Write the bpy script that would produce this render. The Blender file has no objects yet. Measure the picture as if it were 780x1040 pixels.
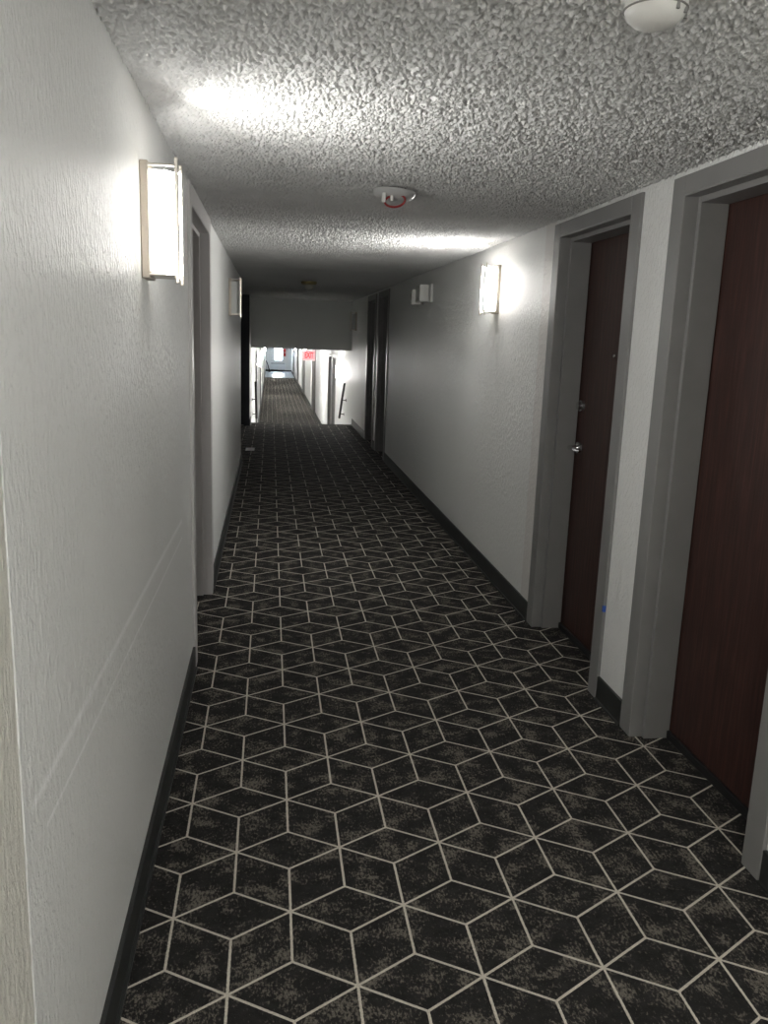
import bpy, bmesh, math, random
from mathutils import Vector, Matrix
random.seed(7)
S = bpy.context.scene
C = S.collection
PI = math.pi

# ------------------------------------------------------------------ helpers
def new_bm(): return bmesh.new()

def add_box(bm, x0, x1, y0, y1, z0, z1):
    x0, x1 = min(x0, x1), max(x0, x1); y0, y1 = min(y0, y1), max(y0, y1); z0, z1 = min(z0, z1), max(z0, z1)
    v = [bm.verts.new(p) for p in ((x0,y0,z0),(x1,y0,z0),(x1,y1,z0),(x0,y1,z0),(x0,y0,z1),(x1,y0,z1),(x1,y1,z1),(x0,y1,z1))]
    for f in ((3,2,1,0),(4,5,6,7),(0,1,5,4),(1,2,6,5),(2,3,7,6),(3,0,4,7)):
        bm.faces.new([v[i] for i in f])

def add_tube(bm, pts, r, n=12, cap=True):
    pts = [Vector(p) for p in pts]
    rings = []
    for i, p in enumerate(pts):
        if i == 0: d = pts[1]-pts[0]
        elif i == len(pts)-1: d = pts[-1]-pts[-2]
        else: d = (pts[i+1]-pts[i]).normalized()+(pts[i]-pts[i-1]).normalized()
        d.normalize()
        a = d.cross(Vector((0,0,1)))
        if a.length < 1e-3: a = d.cross(Vector((1,0,0)))
        a.normalize(); b = d.cross(a)
        rr = r[i] if isinstance(r, (list, tuple)) else r
        rings.append([bm.verts.new(p+a*rr*math.cos(2*PI*k/n)+b*rr*math.sin(2*PI*k/n)) for k in range(n)])
    for A, B in zip(rings, rings[1:]):
        for k in range(n): bm.faces.new((A[k], A[(k+1)%n], B[(k+1)%n], B[k]))
    if cap:
        bm.faces.new(list(reversed(rings[0]))); bm.faces.new(rings[-1])

def add_lathe(bm, prof, n=40, c=(0,0,0)):
    rings = []
    for r, z in prof:
        if r < 1e-6: rings.append([bm.verts.new((c[0],c[1],c[2]+z))])
        else: rings.append([bm.verts.new((c[0]+r*math.cos(2*PI*k/n), c[1]+r*math.sin(2*PI*k/n), c[2]+z)) for k in range(n)])
    for A, B in zip(rings, rings[1:]):
        for k in range(n):
            a, b = A[k%len(A)], A[(k+1)%len(A)]; d, e = B[k%len(B)], B[(k+1)%len(B)]
            vs = []
            for q in (a, b, e, d):
                if q not in vs: vs.append(q)
            if len(vs) > 2: bm.faces.new(vs)

def add_disc_x(bm, x0, x1, y, z, r, n=24, r1=None):
    r1 = r if r1 is None else r1
    add_tube(bm, [(x0,y,z),(x1,y,z)], [r, r1], n)

def obj(name, bm, mat, parent=None, bevel=0, smooth=False, loc=None):
    bmesh.ops.recalc_face_normals(bm, faces=bm.faces)
    me = bpy.data.meshes.new(name); bm.to_mesh(me); bm.free()
    me.materials.append(mat)
    if smooth:
        for p in me.polygons: p.use_smooth = True
        try: me.set_sharp_from_angle(angle=math.radians(40))
        except Exception: pass
    o = bpy.data.objects.new(name, me); C.objects.link(o)
    if parent: o.parent = parent
    if loc: o.location = loc
    if bevel:
        m = o.modifiers.new('bevel', 'BEVEL'); m.width = bevel; m.segments = 2; m.limit_method = 'ANGLE'
    return o

def tag(o, label, cat, group=None, kind=None):
    o['label'] = label; o['category'] = cat
    if group: o['group'] = group
    if kind: o['kind'] = kind
    return o

def thing(name, label, cat, loc=(0,0,0), rot=(0,0,0), group=None, kind=None):
    o = bpy.data.objects.new(name, None); C.objects.link(o)
    o.location = loc; o.rotation_euler = rot; o.empty_display_size = .1
    return tag(o, label, cat, group, kind)

def dup(root, loc, rotz=0, label=None, name=None):
    def cp(o, par):
        c = o.copy(); C.objects.link(c); c.parent = par
        for ch in [q for q in bpy.data.objects if q.parent == o]: cp(ch, c)
        return c
    r = root.copy(); C.objects.link(r); r.location = loc; r.rotation_euler = (0,0,rotz)
    for ch in [q for q in bpy.data.objects if q.parent == root]: cp(ch, r)
    if label: r['label'] = label
    if name: r.name = name
    return r

# ------------------------------------------------------------------ materials
class NT:
    def __init__(s, name):
        s.m = bpy.data.materials.new(name); s.m.use_nodes = True
        s.t = s.m.node_tree; s.t.nodes.clear()
        s.out = s.t.nodes.new('ShaderNodeOutputMaterial')
        s.b = s.t.nodes.new('ShaderNodeBsdfPrincipled')
        s.t.links.new(s.b.outputs[0], s.out.inputs[0])
    def n(s, t, **k):
        nd = s.t.nodes.new(t)
        for a, v in k.items(): setattr(nd, a, v)
        return nd
    def l(s, a, b): s.t.links.new(a, b)
    def val(s, inp, v):
        if hasattr(v, 'is_output') or hasattr(v, 'links'): s.l(v, inp)
        else: inp.default_value = v
    def math(s, op, a, b=None, c=None):
        nd = s.n('ShaderNodeMath', operation=op)
        s.val(nd.inputs[0], a)
        if b is not None: s.val(nd.inputs[1], b)
        if c is not None: s.val(nd.inputs[2], c)
        return nd.outputs[0]
    def pos(s):
        return s.n('ShaderNodeNewGeometry').outputs['Position']
    def scaled(s, vec, sx, sy, sz):
        nd = s.n('ShaderNodeVectorMath', operation='MULTIPLY'); s.l(vec, nd.inputs[0]); nd.inputs[1].default_value = (sx,sy,sz)
        return nd.outputs[0]
    def noise(s, vec, scale, detail=3, rough=.55, out='Fac'):
        nd = s.n('ShaderNodeTexNoise'); s.l(vec, nd.inputs['Vector'])
        nd.inputs['Scale'].default_value = scale; nd.inputs['Detail'].default_value = detail; nd.inputs['Roughness'].default_value = rough
        return nd.outputs[out]
    def ramp(s, fac, stops):
        nd = s.n('ShaderNodeValToRGB'); s.l(fac, nd.inputs[0]); e = nd.color_ramp.elements
        while len(e) < len(stops): e.new(.5)
        for i, (p, c) in enumerate(stops):
            e[i].position = p; e[i].color = c if len(c) == 4 else (*c, 1)
        return nd.outputs[0]
    def mix(s, fac, a, b):
        nd = s.n('ShaderNodeMix', data_type='RGBA')
        s.val(nd.inputs[0], fac)
        for inp, v in ((nd.inputs[6], a), (nd.inputs[7], b)):
            if isinstance(v, tuple): inp.default_value = (*v, 1) if len(v) == 3 else v
            else: s.l(v, inp)
        return nd.outputs[2]
    def bump(s, h, strength, dist):
        nd = s.n('ShaderNodeBump'); s.l(h, nd.inputs['Height'])
        nd.inputs['Strength'].default_value = strength; nd.inputs['Distance'].default_value = dist
        s.l(nd.outputs[0], s.b.inputs['Normal'])
    def set(s, col=None, rough=None, metal=None, spec=None):
        if col is not None:
            if isinstance(col, tuple): s.b.inputs['Base Color'].default_value = (*col, 1)
            else: s.l(col, s.b.inputs['Base Color'])
        if rough is not None: s.val(s.b.inputs['Roughness'], rough)
        if metal is not None: s.b.inputs['Metallic'].default_value = metal
        if spec is not None: s.b.inputs['Specular IOR Level'].default_value = spec
        return s

def plain(name, col, rough=.5, metal=0, spec=.5, var=.06, vscale=9):
    t = NT(name); p = t.pos()
    f = t.noise(p, vscale, 4)
    c0 = tuple(c*(1-var) for c in col); c1 = tuple(min(1, c*(1+var)) for c in col)
    t.set(t.ramp(f, [(.3, c0), (.7, c1)]), rough, metal, spec)
    return t.m

def wall_mat(name, col, warm=1.0, coarse=1.0, scuffs=False):
    t = NT(name); p = t.pos()
    n1 = t.noise(p, 1.3, 3)
    base = t.ramp(n1, [(.3, tuple(c*.955 for c in col)), (.7, col)])
    # knock-down texture: splats slightly drawn out vertically
    q = t.scaled(p, 1, 1, .42)
    a = t.noise(q, 95*coarse, 3, .5)
    h1 = t.ramp(a, [(.46, (0,0,0)), (.60, (1,1,1))])
    b = t.noise(p, 260, 2, .5)
    h = t.math('ADD', h1, t.math('MULTIPLY', b, .5))
    if scuffs:
        sep = t.n('ShaderNodeSeparateXYZ'); t.l(p, sep.inputs[0])
        Y, Z = sep.outputs[1], sep.outputs[2]
        brk = t.noise(t.scaled(p, 1, 2.0, 60), 9, 4, .6)
        def streak(y0, z0, y1, z1, w, bow, soft):
            u = t.math('DIVIDE', t.math('SUBTRACT', Y, y0), y1-y0)
            line = t.math('ADD', t.math('MULTIPLY', u, z1-z0), z0)
            line = t.math('ADD', line, t.math('MULTIPLY', t.math('MULTIPLY', u, t.math('SUBTRACT', 1.0, u)), bow))
            d = t.math('ABSOLUTE', t.math('SUBTRACT', Z, line))
            m = t.math('SUBTRACT', 1.0, t.math('SMOOTH_MIN', t.math('DIVIDE', d, w), 1.0, soft))
            m = t.math('MAXIMUM', m, 0.0)
            inr = t.math('MULTIPLY', t.math('GREATER_THAN', u, 0.0), t.math('LESS_THAN', u, 1.0))
            return t.math('MULTIPLY', m, inr)
        m = t.math('MAXIMUM', streak(1.155, .824, 3.27, .786, .013, .02, .1), streak(1.229, .751, 3.27, .717, .0065, .0, .1))
        m = t.math('MULTIPLY', m, t.math('ADD', t.math('MULTIPLY', brk, .8), .5))
        base = t.mix(m, base, (.97,.97,.97))
    t.set(base, .5, 0, .22)
    t.bump(h, .85, .0024)
    return t.m

def ceiling_mat():
    t = NT('popcorn_ceiling'); p = t.pos()
    v = t.n('ShaderNodeTexVoronoi', feature='F1'); t.l(p, v.inputs['Vector']); v.inputs['Scale'].default_value = 105
    blob = t.ramp(v.outputs['Distance'], [(.0, (1,1,1)), (.55, (0,0,0))])
    n = t.noise(p, 120, 4, .65)
    nn = t.ramp(n, [(.38, (0,0,0)), (.62, (1,1,1))])
    h = t.math('ADD', t.math('MULTIPLY', blob, .6), t.math('MULTIPLY', nn, .8))
    t.set(t.ramp(t.noise(p, 1.5, 2), [(.3, (.59,.59,.583)), (.7, (.64,.64,.633))]), .9, 0, .15)
    t.bump(h, .5, .004)
    return t.m

def carpet_mat():
    t = NT('rhombus_carpet'); p = t.pos()
    a = 0.15409; b = 0.27580
    sep = t.n('ShaderNodeSeparateXYZ'); t.l(p, sep.inputs[0])
    k = (a*math.sqrt(3))/b                              # square the lattice
    wob = t.math('MULTIPLY', t.math('SUBTRACT', t.noise(p, 160, 2), .5), .004)
    X = t.math('ADD', t.math('ADD', sep.outputs[0], 0.09169), wob)
    Y = t.math('MULTIPLY', t.math('SUBTRACT', sep.outputs[1], 1.68979), k)
    b2 = a*math.sqrt(3); s = 2*a/math.sqrt(3); w = .0034
    tot = None
    for ang in (0, PI/3, -PI/3):
        c, sn = math.cos(ang), math.sin(ang)
        x = t.math('ADD', t.math('MULTIPLY', X, c), t.math('MULTIPLY', Y, sn))
        y = t.math('SUBTRACT', t.math('MULTIPLY', Y, c), t.math('MULTIPLY', X, sn))
        col = t.math('ROUND', t.math('DIVIDE', x, a))
        dx = t.math('ABSOLUTE', t.math('SUBTRACT', x, t.math('MULTIPLY', col, a)))
        par = t.math('FLOORED_MODULO', col, 2.0)
        yy = t.math('SUBTRACT', y, t.math('MULTIPLY', par, b2))
        dy = t.math('ABSOLUTE', t.math('SUBTRACT', yy, t.math('MULTIPLY', t.math('ROUND', t.math('DIVIDE', yy, 2*b2)), 2*b2)))
        m = t.math('MULTIPLY', t.math('LESS_THAN', dx, w), t.math('LESS_THAN', dy, s+w*.5))
        tot = m if tot is None else t.math('MAXIMUM', tot, m)
    big = t.ramp(t.noise(p, 12, 3, .6), [(.42, (0,0,0)), (.66, (1,1,1))])
    q = t.scaled(p, 1.35, .75, 1)
    fine = t.noise(q, 105, 4, .75)
    thr = t.math('ADD', fine, t.math('MULTIPLY', big, .19))
    sp = t.ramp(thr, [(.60, (0,0,0)), (.70, (1,1,1))])
    tuft = t.noise(t.scaled(p, 1, .6, 1), 420, 2, .6)
    dark = t.ramp(t.noise(p, 30, 3), [(.3, (.019,.018,.0178)), (.7, (.031,.0297,.029))])
    tan = t.ramp(tuft, [(.3, (.10,.089,.074)), (.7, (.24,.218,.185))])
    base = t.mix(t.math('MULTIPLY', sp, .9), dark, tan)
    line = t.ramp(tuft, [(.3, (.42,.385,.325)), (.7, (.74,.69,.60))])
    col = t.mix(tot, base, line)
    t.set(col, .95, 0, .08)
    t.bump(t.math('ADD', tuft, t.math('MULTIPLY', tot, .35)), .6, .004)
    return t.m

def wood_mat():
    t = NT('cherry_door_wood'); p = t.pos()
    q = t.scaled(p, 14, 14, .7)
    g = t.noise(q, 5, 6, .65)
    q2 = t.scaled(p, 60, 60, 2.0)
    g2 = t.noise(q2, 4, 3, .6)
    f = t.math('ADD', t.math('MULTIPLY', g, .7), t.math('MULTIPLY', g2, .3))
    col = t.ramp(f, [(.3, (.014,.0068,.006)), (.5, (.040,.017,.0135)), (.70, (.090,.040,.030))])
    t.set(col, t.ramp(g2, [(.3,(.42,)*3),(.7,(.55,)*3)]), 0, .4)
    t.bump(g2, .15, .001)
    return t.m

def emis(name, col, strength, base=(.8,.8,.8)):
    t = NT(name); t.set(base, .4)
    t.b.inputs['Emission Color'].default_value = (*col, 1); t.b.inputs['Emission Strength'].default_value = strength
    return t.m

M = {}
M['wall'] = wall_mat('wall_paint', (.79,.795,.78))
M['wall_scuffed'] = wall_mat('wall_paint_scuffed', (.79,.795,.78), scuffs=True)
M['wall_near'] = wall_mat('wall_paint_cream', (.70,.685,.625), coarse=.8)
M['wall_patch'] = wall_mat('wall_paint_patch', (.715,.695,.675))
M['ceil'] = ceiling_mat()
M['ceil_relief'] = plain('popcorn_relief', (.62,.62,.612), .9, 0, .15, .04)
M['carpet'] = carpet_mat()
M['wood'] = wood_mat()
M['frame'] = plain('grey_frame_paint', (.215,.212,.208), .42, var=.04)
M['frame_light'] = plain('light_frame_paint', (.52,.505,.50), .42, var=.03)
M['navy'] = plain('navy_paint', (.022,.026,.038), .5)
M['base'] = plain('black_rubber', (.022,.024,.023), .5, var=.15)
M['steel'] = plain('brushed_nickel', (.62,.58,.52), .32, 1)
M['plate'] = plain('tan_metal_plate', (.50,.45,.38), .45, .3)
M['chrome'] = plain('chrome', (.75,.75,.76), .16, 1)
M['black'] = plain('black_metal', (.012,.012,.013), .45)
M['rail'] = plain('dark_rail_paint', (.015,.013,.012), .5)
M['plastic'] = plain('white_plastic', (.66,.66,.63), .45, var=.03)
M['cover'] = plain('dull_plastic', (.42,.42,.415), .45)
M['plastic_seam'] = plain('grey_plastic', (.22,.22,.21), .5)
M['red'] = plain('red_wire', (.26,.015,.015), .4)
M['redbox'] = plain('red_enamel', (.45,.03,.03), .4)
M['brass'] = plain('aged_brass', (.32,.27,.12), .35, .9)
M['globe'] = plain('cloudy_glass', (.42,.42,.36), .2)
M['blue'] = plain('blue_tape', (.02,.09,.42), .6)
M['white'] = plain('white_enamel', (.72,.74,.75), .45, var=.03)
M['tile'] = plain('pale_blue_tile', (.42,.46,.52), .35)
M['light_patch'] = plain('pale_light_patch', (.5,.5,.5), .4, .5)  # pale grey of the sheet that imitates light on the carpet
def opal(name, front, side):
    t = NT(name); t.set((.8,.8,.8), .4)
    tc = t.n('ShaderNodeTexCoord'); sep = t.n('ShaderNodeSeparateXYZ'); t.l(tc.outputs['Normal'], sep.inputs[0])
    fx = t.math('POWER', t.math('MAXIMUM', sep.outputs[0], 0.0), 2.0)
    t.b.inputs['Emission Color'].default_value = (1,.985,.95,1)
    t.l(t.math('ADD', t.math('MULTIPLY', fx, front-side), side), t.b.inputs['Emission Strength'])
    return t.m
M['lamp_on'] = opal('opal_glass_lit', 10, .4)
M['lamp_right'] = opal('opal_glass_bright', 19, .7)
M['lamp_lower'] = opal('opal_glass_lower', 75, 8)
M['lamp_off'] = plain('opal_glass_unlit', (.50,.51,.49), .25, var=.02)
M['exit_face'] = emis('exit_sign_face', (1,.30,.32), .10, (.55,.20,.20))
M['exit_letter'] = emis('exit_sign_letter', (.8,.01,.03), .045, (.20,.005,.008))
gl = NT('window_glass'); gl.set((1,1,1), .03); gl.b.inputs['Transmission Weight'].default_value = 1; gl.b.inputs['IOR'].default_value = 1.02
M['glass'] = gl.m

# ------------------------------------------------------------------ dimensions (metres)
XL, XR = -0.344, 1.435          # corridor wall faces
H = 2.134                       # upper ceiling
LZ = -1.0                       # lower hallway floor
LC = 1.275                      # lower hallway ceiling / bulkhead bottom
YB = -3.0                       # wall behind
YE = 14.6                       # top of the steps
YK = 15.0                       # bulkhead
YF = 58.5                       # far end wall
PER = 8.3                       # spacing of the door pairs
OPEN = [(2.06, 2.877), (3.315, 4.15)]
TOPZ = 2.042
REC = .145                      # leaf behind the wall face

right_open = []                 # (y0, y1, floor z)
for k in range(7):
    for a, b in OPEN:
        y0, y1 = a+PER*k, b+PER*k
        right_open.append((y0, y1, 0 if y1 < 14 else LZ))
LEFT_DOOR = (3.745, 4.775)
left_open = [(LEFT_DOOR[0], LEFT_DOOR[1], 0)]
for k in range(2, 6): left_open.append((LEFT_DOOR[0]+PER*k-.2, LEFT_DOOR[1]+PER*k-.2, LZ))
ALC = (9.95, 14.1, -1.6)        # side recess in the left wall

def struct(name, bm, m, label, cat, **k):
    o = obj(name, bm, m, **k); tag(o, label, cat, kind='structure'); return o

def wall_with(bm, xf, depth, y0, y1, opens, ztop=2.25, zbot=-1.1, skip=()):
    """boxes of a side wall whose face is at xf; openings get a lintel and a back layer"""
    xs = xf+depth
    cur = y0
    items = sorted([(a, b, z, 'o') for a, b, z in opens]+[(a, b, 0, 's') for a, b in skip])
    for a, b, z, kd in items:
        add_box(bm, xf, xs, cur, a, zbot, ztop)
        if kd == 'o':
            add_box(bm, xf, xs, a, b, z+TOPZ, ztop)
            add_box(bm, xf+depth*.9, xs, a, b, zbot, z+TOPZ)
            add_box(bm, xf, xs, a, b, zbot, z-.03)
        cur = b
    add_box(bm, xf, xs, cur, y1, zbot, ztop)

bm = new_bm(); wall_with(bm, XR, .26, YB, YF, right_open)
struct('wall_right', bm, M['wall'], 'light grey textured wall along the right side of the hallway', 'wall')
bm = new_bm(); wall_with(bm, XL, -.26, 1.118, YF, left_open, skip=[(ALC[0], ALC[1])])
struct('wall_left', bm, M['wall_scuffed'], 'light grey textured wall with two pale scuff streaks on the left', 'wall')
bm = new_bm(); add_box(bm, XL-.26, XL-.0015, YB, 1.115, -.1, 2.25); add_box(bm, XL-.26, XL-.012, 1.115, 1.119, -.1, 2.25)
struct('wall_left_near', bm, M['wall_near'], 'cream textured wall piece before the vertical seam at far left', 'wall')
bm = new_bm(); add_box(bm, -2, 2, YB-.15, YB, -.2, 2.25)
struct('wall_back', bm, M['wall'], 'hallway end wall behind the viewpoint', 'wall')
bm = new_bm(); add_box(bm, ALC[2]-.15, ALC[2], ALC[0]-.15, ALC[1]+.15, -.1, 2.25)
add_box(bm, ALC[2], XL-.26, ALC[0]-.15, ALC[0], -.1, 2.25)
add_box(bm, ALC[2], XL-.26, ALC[1], ALC[1]+.15, -.1, 2.25)
struct('wall_recess', bm, M['wall'], 'walls of the dark side recess on the left before the steps', 'wall')
bm = new_bm(); add_box(bm, XL, XR, YK, YK+.14, LC, 2.25)
struct('wall_bulkhead', bm, M['wall'], 'grey dropped bulkhead wall hanging above the steps down', 'wall')

bm = new_bm(); add_box(bm, -1.8, 1.72, YB, YK+.1, H, H+.14)
struct('ceiling', bm, M['ceil'], 'white popcorn textured ceiling of the upper hallway', 'ceiling')
import numpy as np
def popcorn(x0, x1, y0, y1, step):
    rng = np.random.default_rng(3)
    nx, ny = int((x1-x0)/step)+1, int((y1-y0)/step)+1
    hgt = np.zeros((ny, nx)); cnt = int((x1-x0)*(y1-y0)/6.0e-5)
    px = rng.uniform(0, nx-1, cnt); py = rng.uniform(0, ny-1, cnt)
    rad = rng.uniform(.0026, .0062, cnt)/step; amp = rng.uniform(.35, 1.0, cnt)*rad*step*2.2*np.clip((ny-py)*step/2.5, .2, 1)
    k = int(.0070/step)+1
    for dy in range(-k, k+1):
        for dx in range(-k, k+1):
            ix = np.rint(px).astype(int)+dx; iy = np.rint(py).astype(int)+dy
            ok = (ix >= 0) & (ix < nx) & (iy >= 0) & (iy < ny)
            d2 = ((ix-px)**2+(iy-py)**2)/rad**2
            np.maximum.at(hgt, (iy[ok], ix[ok]), (amp*np.sqrt(np.clip(1-d2, 0, 1)))[ok])
    gx, gy = np.meshgrid(np.linspace(x0, x1, nx), np.linspace(y0, y1, ny))
    co = np.stack([gx, gy, H-.0005-hgt], -1).reshape(-1, 3)
    i = np.arange(nx*ny).reshape(ny, nx)
    f = np.stack([i[:-1,:-1], i[1:,:-1], i[1:,1:], i[:-1,1:]], -1).reshape(-1, 4)
    me = bpy.data.meshes.new('ceiling_near'); me.vertices.add(len(co)); me.vertices.foreach_set('co', co.ravel())
    me.loops.add(f.size); me.loops.foreach_set('vertex_index', f.ravel())
    me.polygons.add(len(f)); me.polygons.foreach_set('loop_start', np.arange(len(f))*4)
    me.update(calc_edges=True); me.materials.append(M['ceil_relief'])
    me.polygons.foreach_set('use_smooth', np.ones(len(f), bool))
    o = bpy.data.objects.new('ceiling_near', me); C.objects.link(o)
    return tag(o, 'coarse white popcorn relief of the nearest part of the ceiling', 'ceiling', kind='structure')
popcorn(XL, XR, 1.0, 8.2, .0034)
bm = new_bm(); add_box(bm, -.62, 1.72, YK+.1, YF+.2, LC, LC+.12)
struct('ceiling_lower', bm, M['ceil'], 'ceiling of the bright lower hallway beyond the bulkhead', 'ceiling')

bm = new_bm(); add_box(bm, -1.8, 1.72, YB, YE-.03, -.16, 0); add_tube(bm, [(XL,YE-.03,-.02),(XR,YE-.03,-.02)], .02, 16); add_box(bm, XL, XR, YE-.03, YE-.012, -.167, -.02)
struct('floor', bm, M['carpet'], 'dark carpet with pale rhombus lines along the upper hallway', 'floor')
bm = new_bm(); N = 6; tr = .27; rs = -LZ/N
for i in range(1, N): add_box(bm, XL, XR, YE+tr*(i-1)-.012, YE+tr*i, -1.1, -rs*i)
struct('floor_steps', bm, M['carpet'], 'carpeted steps leading down to the lower hallway', 'steps')
bm = new_bm(); add_box(bm, -.62, 1.72, YE, 50, LZ-.12, LZ)
struct('floor_lower', bm, M['carpet'], 'dark carpet of the long lower hallway striped by lamp light', 'floor')
bm = new_bm(); add_box(bm, -.62, 1.72, 50, YF+.2, LZ-.12, LZ)
struct('floor_far', bm, M['tile'], 'pale bluish floor at the far end of the lower hallway', 'floor')

# end wall with a window opening
WX0, WX1, WZ0, WZ1 = .235, .82, -.25, .95
bm = new_bm()
add_box(bm, -.62, WX0, YF, YF+.2, -1.1, LC+.1); add_box(bm, WX1, 1.72, YF, YF+.2, -1.1, LC+.1)
add_box(bm, WX0, WX1, YF, YF+.2, -1.1, WZ0); add_box(bm, WX0, WX1, YF, YF+.2, WZ1, LC+.1)
struct('wall_end', bm, M['wall'], 'pale wall with a bright window at the far end', 'wall')
w1 = thing('window_1', 'bright daylit window in the far end wall', 'window', (0,0,0), kind='structure')
bm = new_bm()
for x0, x1, z0, z1 in ((WX0-.05,WX0+.03,WZ0-.05,WZ1+.05),(WX1-.03,WX1+.05,WZ0-.05,WZ1+.05),(WX0+.03,WX1-.03,WZ0-.05,WZ0+.03),(WX0+.03,WX1-.03,WZ1-.03,WZ1+.05),(WX0+.03,WX1-.03,.34,.37)):
    add_box(bm, x0, x1, YF-.03, YF+.06, z0, z1)
obj('window_frame', bm, M['white'], w1)
bm = new_bm(); add_box(bm, WX0+.02, WX1-.02, YF+.03, YF+.036, WZ0, WZ1); obj('pane', bm, M['glass'], w1)

# baseboards -------------------------------------------------------
def base_run(bm, xf, sgn, segs, h=.105, th=.011):
    for y0, y1, z in segs:
        add_box(bm, xf, xf-sgn*th, y0, y1, z, z+h); add_box(bm, xf-sgn*th, xf-sgn*(th+.008), y0, y1, z, z+.008)
def gaps(opens, y0, y1, zsel, m):
    cur = y0; out = []
    for a, b, z in sorted(opens):
        if b < y0 or a > y1: continue
        if a-m > cur: out.append((cur, a-m, zsel))
        cur = b+m
    if cur < y1: out.append((cur, y1, zsel))
    return out
CW = .088
bm = new_bm(); base_run(bm, XR, 1, gaps(right_open, YB, YE-.02, 0, CW+.001))
struct('baseboard_right', bm, M['base'], 'black rubber baseboard along the right wall', 'baseboard')
bm = new_bm(); base_run(bm, XL, -1, gaps(left_open, YB, ALC[0], 0, CW+.001)+[(ALC[1], YE-.02, 0)])
struct('baseboard_left', bm, M['base'], 'black rubber baseboard along the left wall', 'baseboard')
bm = new_bm(); base_run(bm, XR, 1, gaps(right_open, YE+N*tr-tr+.02, YF, LZ, CW+.001)); base_run(bm, XL, -1, gaps(left_open, YE+N*tr-tr+.02, YF, LZ, CW+.001))
add_box(bm, XL, XR, YF-.012, YF, LZ, LZ+.1)
struct('baseboard_lower', bm, M['base'], 'dark baseboards of the lower hallway', 'baseboard')
# pinkish patch strip beside the second door
bm = new_bm(); add_box(bm, XR, XR-.003, 4.15+CW+.001, 4.40, .106, H-.002)
struct('trim_1', bm, M['wall_patch'], 'slightly darker vertical wall strip left of the second door', 'trim')

# ------------------------------------------------------------------ doors
def make_door(name, label, width, side, mat, hinge_far, extra_top=.066, hardware=True, loc=(0,0,0)):
    """local: opening runs y 0..width, wall face x=0, recess towards +x*side, z 0 is the floor"""
    t = thing(name, label, 'door', loc, kind='structure')
    s = side; w = CW; h = TOPZ; pr = .013
    bm = new_bm()
    add_box(bm, s*.004, -s*pr, -w, .0, 0, h+extra_top)
    add_box(bm, s*.004, -s*pr, width, width+w, 0, h+extra_top)
    add_box(bm, s*.004, -s*pr, 0, width, h, h+extra_top)
    obj('door_casing', bm, mat, t, bevel=.0025)
    bm = new_bm()
    j = .004                      # thin liner of the opening, then the stop standing proud of it
    add_box(bm, -s*(pr-.002), s*.2, 0, j, 0, h-j); add_box(bm, -s*(pr-.002), s*.2, width-j, width, 0, h-j)
    add_box(bm, -s*(pr-.002), s*.2, 0, width, h-j, h)
    obj('door_jamb', bm, mat, t)
    bm = new_bm(); st = .021
    add_box(bm, s*.040, s*REC, j, j+st, 0, h-j); add_box(bm, s*.040, s*REC, width-j-st, width-j, 0, h-j)
    add_box(bm, s*.040, s*REC, j+st, width-j-st, h-j-st, h-j)
    obj('door_stop', bm, mat, t, bevel=.002)
    bm = new_bm()
    add_box(bm, s*(REC+.004), s*(REC+.044), j+.003, width-j-.003, .014, h-j-.003)
    leaf = obj('door_leaf', bm, M['wood'], t, bevel=.002)
    bm = new_bm(); add_box(bm, s*(REC-.012), s*(REC+.003), j+st, width-j-st, .001, .034)
    obj('door_sweep', bm, M['black'], leaf, bevel=.003)
    if hardware:
        yh = .055+.02 if hinge_far else width-.075
        d = 1 if hinge_far else -1
        xf = REC+.004
        bm = new_bm()
        add_disc_x(bm, s*xf, s*(xf-.012), yh, 1.0, .033, 28, .030)
        add_tube(bm, [(s*(xf-.012),yh,1.0),(s*(xf-.05),yh,1.0)], .011, 16)
        add_tube(bm, [(s*(xf-.048),yh-d*.012,1.0),(s*(xf-.054),yh+d*.03,1.0),(s*(xf-.052),yh+d*.075,.998),(s*(xf-.042),yh+d*.112,.994)], [.012,.0105,.0095,.008], 14)
        obj('lever_handle', bm, M['chrome'], leaf, smooth=True)
        bm = new_bm()
        add_disc_x(bm, s*xf, s*(xf-.014), yh, 1.215, .031, 28, .028); add_disc_x(bm, s*(xf-.014), s*(xf-.030), yh, 1.215, .022, 24, .019)
        obj('deadbolt', bm, M['chrome'], leaf, smooth=True)
        bm = new_bm()
        add_disc_x(bm, s*xf, s*(xf-.004), width*.5, 1.475, .009, 20, .007)
        obj('peephole', bm, M['chrome'], leaf, smooth=True)
    return t
num = 1
dn = make_door('door_1', 'dark cherry door in grey frame nearest on the right, cut by the photo edge', OPEN[0][1]-OPEN[0][0], 1, M['frame'], True, loc=(XR, OPEN[0][0], 0))
df = make_door('door_2', 'dark cherry door with silver deadbolt and lever in grey frame, second on the right', OPEN[1][1]-OPEN[1][0], 1, M['frame'], False, loc=(XR, OPEN[1][0], 0))
num = 3
ords = {1: ('dark door of the shadowed pair before the steps, nearer of the two', 'dark door of the shadowed pair before the steps, farther of the two')}
nth = ['first', 'second', 'third', 'fourth', 'fifth']
for k in range(1, 7):
    z = 0 if k == 1 else LZ
    for i, src in enumerate((dn, df)):
        if k == 1: lab = ords[1][i]
        else: lab = f'dark door on the right of the lower hallway, {("nearer","farther")[i]} of its {nth[k-2]} pair'
        dup(src, (XR, OPEN[i][0]+PER*k, z), 0, lab, f'door_{num}'); num += 1
dl = make_door(f'door_{num}', 'recessed door in a pale grey frame on the left wall past the lit lamp', LEFT_DOOR[1]-LEFT_DOOR[0], -1, M['frame_light'], True, extra_top=.082, loc=(XL, LEFT_DOOR[0], 0)); num += 1
dw = None
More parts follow.
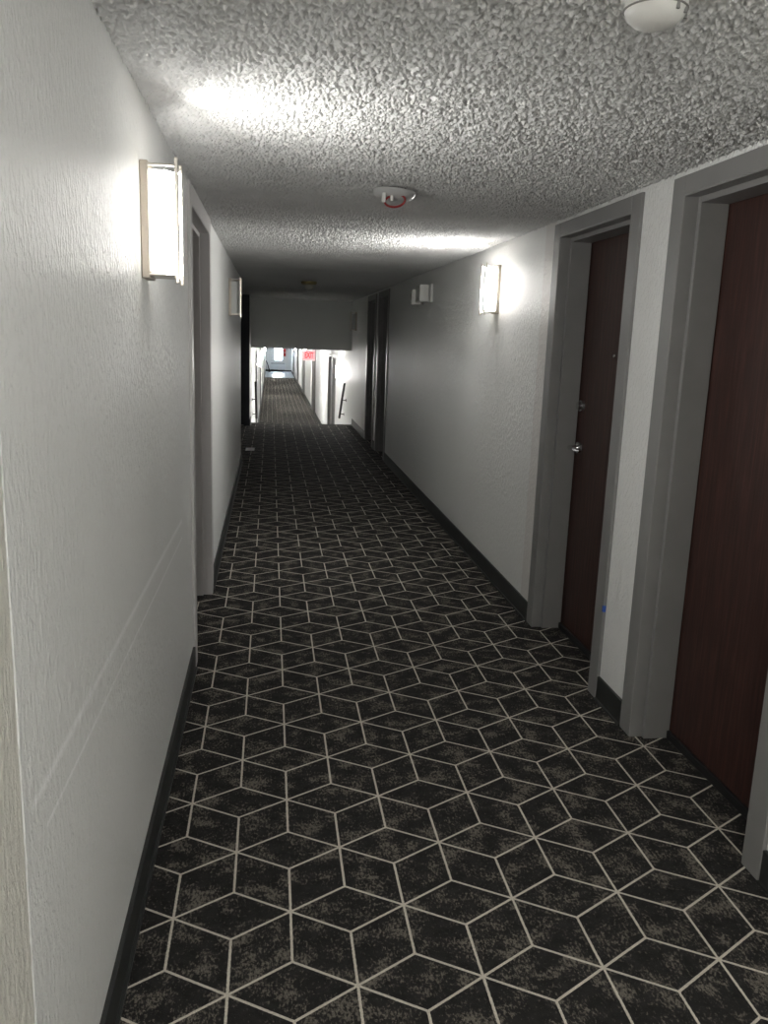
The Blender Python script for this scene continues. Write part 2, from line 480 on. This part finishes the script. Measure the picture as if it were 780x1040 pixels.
for k in range(2, 6):
    loc = (XL, LEFT_DOOR[0]+PER*k-.2, LZ)
    lab = f'dark door on the left of the lower hallway, {nth[k-2]} from the steps'
    if dw is None: dw = make_door(f'door_{num}', lab, LEFT_DOOR[1]-LEFT_DOOR[0], -1, M['frame'], True, loc=loc)
    else: dup(dw, loc, 0, lab, f'door_{num}')
    num += 1
# dark door closing the end of the left recess
t = thing(f'door_{num}', 'dark navy door and frame at the end of the left recess', 'door', (0,0,0), kind='structure')
bm = new_bm(); y = ALC[1]
add_box(bm, XL-.10, XL-.001, y-.03, y-.001, .0, H-.001); add_box(bm, XL-1.06, XL-.96, y-.03, y-.001, 0, H-.001); add_box(bm, XL-.96, XL-.10, y-.03, y-.001, 2.04, H-.001)
obj('door_casing', bm, M['navy'], t, bevel=.003)
bm = new_bm(); add_box(bm, XL-.96, XL-.10, y-.02, y-.001, .01, 2.04); lf = obj('door_leaf', bm, M['navy'], t)
bm = new_bm(); add_tube(bm, [(XL-.88,y-.02,1.0),(XL-.88,y-.07,1.0),(XL-.78,y-.075,1.0)], .011, 12); obj('lever_handle', bm, M['chrome'], lf, smooth=True)

# ------------------------------------------------------------------ wall sconces
def make_sconce(name, label, glass, loc, rotz):
    """local: back at x=0, sticks out to +x, width along y, z centred"""
    t = thing(name, label, 'wall lamp', loc, (0,0,rotz), group='wall lamps of the hallway')
    bm = new_bm(); add_box(bm, 0, .022, -.058, .058, -.150, .150); obj('back_plate', bm, M['plate'], t, bevel=.003)
    # bowed opal diffuser
    bm = new_bm(); n = 14; prof = []
    for i in range(n+1):
        u = -1+2*i/n
        prof.append((.062+.022*(1-u*u), .050*u))
    prof = [(.022, -.050)]+prof+[(.022, .050)]
    lo = [bm.verts.new((x, y, -.128)) for x, y in prof]; hi = [bm.verts.new((x, y, .128)) for x, y in prof]
    for i in range(len(prof)):
        j = (i+1) % len(prof); bm.faces.new((lo[i], lo[j], hi[j], hi[i]))
    bm.faces.new(lo); bm.faces.new(list(reversed(hi)))
    obj('diffuser', bm, glass, t)
    bm = new_bm(); add_box(bm, .022, .080, -.048, .048, -.142, -.1285); obj('bottom_cap', bm, M['steel'], t, bevel=.002)
    for sy in (-1, 1):
        bm = new_bm(); y = sy*.056
        add_box(bm, .090, .099, y-.005, y+.005, -.160, .160)
        obj('side_bar', bm, M['steel'], t, bevel=.0015)
        for z in (-.140, .140):
            bm = new_bm(); add_tube(bm, [(.020,y,z),(.092,y,z)], .0035, 10); obj('cross_rod', bm, M['steel'], t, smooth=True)
    return t
def sconce_copy(src, x, y, z, label):
    return dup(src, (x, y, z), 0 if x < .5 else PI, label)
s_on = make_sconce('wall_sconce', 'lit rectangular white glass wall lamp nearest on the left wall', M['lamp_on'], (XL, 2.425, 1.805), 0)
make_sconce('wall_sconce', 'lit white glass wall lamp on the right wall left of the doors', M['lamp_right'], (XR, 5.31, 1.845), PI)
s_off = make_sconce('wall_sconce', 'unlit wall lamp with bright metal bars on the left wall past the pale door', M['lamp_off'], (XL, 7.17, 1.805), 0)
sconce_copy(s_off, XR, 14.28, 1.775, 'small unlit wall lamp on the right wall beside the bulkhead')
s_low = None
for sx, y, lab in ((XR,17.2,'lit lamp on the right wall just past the steps below'),(XL,22.6,'lit lamp on the left wall nearest the steps in the lower hallway'),
                   (XL,28.8,'lit lamp on the lower left wall, second past the steps'),(XR,34.6,'lit lamp on the right wall in the middle of the lower hallway'),
                   (XL,41.3,'lit lamp on the lower left wall, third past the steps'),(XR,48.0,'lit lamp on the right wall near the end of the lower hallway')):
    if s_low is None: s_low = make_sconce('wall_sconce', lab, M['lamp_lower'], (sx, y, LZ+1.81), PI)
    else: sconce_copy(s_low, sx, y, LZ+1.81, lab)

# ------------------------------------------------------------------ ceiling things
t = thing('smoke_detector', 'white domed smoke detector on the ceiling at the top right photo edge', 'smoke detector', (.674, 1.545, H))
bm = new_bm(); add_lathe(bm, [(0,.0),(.062,.0),(.062,-.008),(.058,-.014),(0,-.014)]); obj('mounting_base', bm, M['plastic'], t, smooth=True)
bm = new_bm(); add_lathe(bm, [(0,-.014),(.055,-.014),(.055,-.026),(.050,-.040),(.036,-.052),(.018,-.056),(0,-.057)]); hs = obj('housing', bm, M['plastic'], t, smooth=True)
bm = new_bm(); add_lathe(bm, [(.054,-.0268),(.0565,-.0275),(.0565,-.029),(.053,-.030)]); obj('vent_ring', bm, M['plastic_seam'], hs)
bm = new_bm()
for k in range(3):
    a = -1.2+k*.5; bmv = (.052*math.cos(a), .052*math.sin(a))
    add_box(bm, bmv[0]-.003, bmv[0]+.003, bmv[1]-.003, bmv[1]+.003, -.040, -.030)
obj('vent_slot', bm, M['plastic_seam'], hs)

t = thing('ceiling_cover', 'round white ceiling cover plate with a red wire loop hanging out', 'ceiling fixture', (.505, 3.60, H-.006))
bm = new_bm(); add_lathe(bm, [(0,0),(.090,0),(.091,-.006),(.080,-.024),(.050,-.036),(0,-.039)]); c = obj('cover_plate', bm, M['cover'], t, smooth=True)
c.rotation_euler = (0, math.radians(4), 0); c.location = (0, 0, -.010)
bm = new_bm(); add_lathe(bm, [(0,.0),(.052,.0),(.052,-.012),(0,-.012)]); obj('mounting_ring', bm, M['plastic_seam'], t)
bm = new_bm(); pts = []
for i in range(25):
    a = -PI*.95+i/24*PI*1.9
    pts.append((-.004+.042*math.cos(a+PI/2+PI), -.06+.006*math.sin(a*2), -.058-.026*math.sin(a+PI/2+PI)*-.9-.006*math.cos(a+PI/2)))
add_tube(bm, pts, .0042, 8); obj('wire_loop', bm, M['red'], t, smooth=True)
bm = new_bm(); add_box(bm, -.058, -.044, -.07, -.05, -.066, -.028); obj('connector', bm, M['plastic'], t, bevel=.002)
bm = new_bm(); add_box(bm, -.024, -.012, -.066, -.054, -.058, -.030); obj('connector', bm, M['plastic'], t, bevel=.002)

t = thing('ceiling_light', 'small brass ceiling light, unlit, far down the dark hallway', 'ceiling light', (.44, 10.05, H))
bm = new_bm(); add_lathe(bm, [(0,0),(.092,0),(.092,-.018),(.082,-.034),(.05,-.038),(0,-.038)]); obj('brass_base', bm, M['brass'], t, smooth=True)
bm = new_bm(); add_lathe(bm, [(.045,-.038),(.055,-.055),(.052,-.075),(.036,-.092),(.015,-.100),(0,-.101)]); obj('glass_globe', bm, M['globe'], t, smooth=True)

# ------------------------------------------------------------------ emergency light on the right wall
t = thing('emergency_light', 'white emergency light unit on the right wall beyond the lit lamp', 'emergency light', (XR, 7.70, 1.925))
bm = new_bm(); add_box(bm, 0, -.022, -.19, .19, -.075, .080); obj('back_plate', bm, M['plastic'], t, bevel=.004)
bm = new_bm(); add_box(bm, -.022, -.105, -.10, .125, -.070, .078); bd = obj('housing', bm, M['plastic'], t, bevel=.006)
bm = new_bm(); add_box(bm, -.03, -.075, -.1005, -.104, -.05, .06); obj('side_panel', bm, M['plastic'], bd)
bm = new_bm(); add_tube(bm, [(-.05,.06,-.070),(-.05,.06,-.092)], .012, 12); obj('test_switch', bm, M['plastic_seam'], bd)
bm = new_bm(); add_box(bm, -.040, -.135, .135, .225, -.090, .045); add_tube(bm, [(-.06,.12,-.01),(-.06,.14,-.01)], .015, 12); lh = obj('lamp_head', bm, M['plastic'], t, bevel=.008)
bm = new_bm(); add_disc_x(bm, -.135, -.139, .18, -.02, .033, 24); obj('lens', bm, M['globe'], lh, smooth=True)

# ------------------------------------------------------------------ exit sign hanging in the lower hallway
t = thing('exit_sign', 'red lit EXIT sign hanging under the lower hallway ceiling', 'exit sign', (.93, 20.6, 1.035))
bm = new_bm(); add_box(bm, -.155, .155, -.022, .022, -.115, .125); hs = obj('housing', bm, M['plastic'], t, bevel=.006)
bm = new_bm(); add_box(bm, -.145, .145, -.026, -.0222, -.105, .115); fc = obj('sign_face', bm, M['exit_face'], t)
cu = bpy.data.curves.new('letters', 'FONT'); cu.body = 'EXIT'; cu.size = .155; cu.align_x = 'CENTER'; cu.align_y = 'CENTER'; cu.extrude = .0015; cu.offset = .006
tmp = bpy.data.objects.new('letters_src', cu); C.objects.link(tmp); bpy.context.view_layer.update()
me = bpy.data.meshes.new_from_object(tmp.evaluated_get(bpy.context.evaluated_depsgraph_get())); bpy.data.objects.remove(tmp); bpy.data.curves.remove(cu)
me.materials.clear(); me.materials.append(M['exit_letter'])
lt = bpy.data.objects.new('lettering', me); C.objects.link(lt); lt.parent = fc; lt.rotation_euler = (PI/2,0,0); lt.location = (0,-.0285,.004); lt.scale = (.68,1.2,1)
bm = new_bm(); add_box(bm, -.05, .05, -.03, .03, LC-1.035-.02, LC-1.035); obj('canopy', bm, M['plastic'], t)
bm = new_bm(); add_tube(bm, [(0,0,.12),(0,0,LC-1.035-.015)], .009, 12); obj('stem', bm, M['plastic'], t)

# ------------------------------------------------------------------ handrails at the steps
def handrail(name, label, x, wallx, p0, p1):
    t = thing(name, label, 'handrail', (0,0,0), group='handrails of the steps')
    d = (Vector(p1)-Vector(p0)); bm = new_bm()
    add_tube(bm, [(x,p0[0],p0[1]),(x,p1[0],p1[1])], .022, 16); obj('rail_bar', bm, M['rail'], t, smooth=True)
    for u in (.38, .80):
        y = p0[0]+(p1[0]-p0[0])*u; z = p0[1]+(p1[1]-p0[1])*u
        bm = new_bm(); add_tube(bm, [(x,y,z-.018),(x,y,z-.05),(wallx,y,z-.055)], .010, 10); s = 1 if wallx > x else -1
        add_disc_x(bm, wallx-s*.008, wallx, y, z-.055, .03, 16); obj('bracket', bm, M['rail'], t, smooth=True)
handrail('handrail', 'black sloping handrail on the right wall of the steps', XR-.075, XR, (15.45, .66), (16.42, -.06))
handrail('handrail', 'black sloping handrail on the left wall of the steps', XL+.075, XL, (15.40, .645), (16.62, -.12))

# ------------------------------------------------------------------ small things
bm = new_bm(); add_box(bm, XR-.0136, XR-.0128, 3.315-CW-.001, 3.315-CW+.012, .400, .428); add_box(bm, XR-.0136, XR-.001, 3.315-CW-.0012, 3.315-CW-.0004, .400, .428)
tag(obj('blue_tape', bm, M['blue']), 'small scrap of blue tape on the grey door frame edge', 'tape')
bm = new_bm(); add_box(bm, XL+.022, -.205, 10.98, 11.24, .0, .008)  # thin pale sheet imitating a patch of light on the carpet
tag(obj('floor_light_patch', bm, M['light_patch'], bevel=.002), 'thin pale sheet standing in for a patch of light on the carpet at the left corner of the dark recess', 'plate')
# far end
t = thing('wall_heater', 'long white heater box under the far end window', 'heater', (.50, YF-.001, LZ))
bm = new_bm(); add_box(bm, -.5, .5, -.16, -.002, .12, .62); hb = obj('heater_body', bm, M['white'], t, bevel=.01)
bm = new_bm()
for i in range(6): add_box(bm, -.46, .46, -.166, -.159, .50+i*.018, .508+i*.018)
obj('grille', bm, M['plastic_seam'], hb)
bm = new_bm(); add_box(bm, -.48, .48, -.12, -.01, 0, .121); obj('heater_foot', bm, M['base'], t)
t = thing('fire_alarm', 'small red alarm box on the far end wall right of the window', 'alarm box', (.965, YF, .34))
bm = new_bm(); add_box(bm, -.08, .08, -.07, .0, -.30, .22); bx = obj('alarm_case', bm, M['redbox'], t, bevel=.01)
bm = new_bm(); add_box(bm, -.04, .04, -.09, -.069, -.06, -.02); obj('pull_bar', bm, M['white'], bx)
t = thing('leaning_rail', 'dark slanted rail by the left wall at the far end of the lower hallway', 'rail', (0,0,0))
bm = new_bm(); add_tube(bm, [(-.32,57,-.30),(-.28,57,-.27),(-.23,57,-.36),(-.06,57,-.93),(-.05,57,-.995)], .032, 12); obj('slanted_bar', bm, M['rail'], t, smooth=True)
bm = new_bm(); add_box(bm, -.20, .0, 56.85, 57.15, -1.0, -.975); obj('foot', bm, M['rail'], t)

# ------------------------------------------------------------------ lights
def point(name, loc, power, r, col=(1,.985,.95)):
    l = bpy.data.lights.new(name, 'POINT'); l.energy = power; l.shadow_soft_size = r; l.color = col
    o = bpy.data.objects.new(name, l); C.objects.link(o); o.location = loc; return o
point('hall_lamp_behind', (XR-.13, -1.0, 1.82), 2.2, .07)
point('fill_light_behind_left', (XL+.13, -.9, 1.82), 4, .07)  # added fill without a known fixture, brightens the right wall and doors

W = bpy.data.worlds.new('sky'); S.world = W; W.use_nodes = True
nt = W.node_tree; bg = nt.nodes['Background']; bg.inputs[0].default_value = (.80,.90,1,1); bg.inputs[1].default_value = 3

# ------------------------------------------------------------------ camera
f_px, pitch, yaw, roll = 839.19, .207503, .140556, .0352455
fw = Vector((math.sin(yaw)*math.cos(pitch), math.cos(yaw)*math.cos(pitch), -math.sin(pitch)))
r0 = Vector((math.cos(yaw), -math.sin(yaw), 0)); u0 = r0.cross(fw)
rt = r0*math.cos(roll)+u0*math.sin(roll); up = u0*math.cos(roll)-r0*math.sin(roll)
cam = bpy.data.cameras.new('camera'); co = bpy.data.objects.new('camera', cam); C.objects.link(co)
cam.sensor_fit = 'VERTICAL'; cam.sensor_height = 36; cam.lens = f_px/1040*36; cam.clip_start = .02; cam.clip_end = 200
m = Matrix((rt, up, -fw)).transposed().to_4x4(); m.translation = (0,0,1.52); co.matrix_world = m
S.camera = co
S.view_settings.view_transform = 'Standard'; S.view_settings.look = 'None'; S.view_settings.gamma = 1; S.view_settings.use_curve_mapping = False
S.view_settings.exposure = 3.8
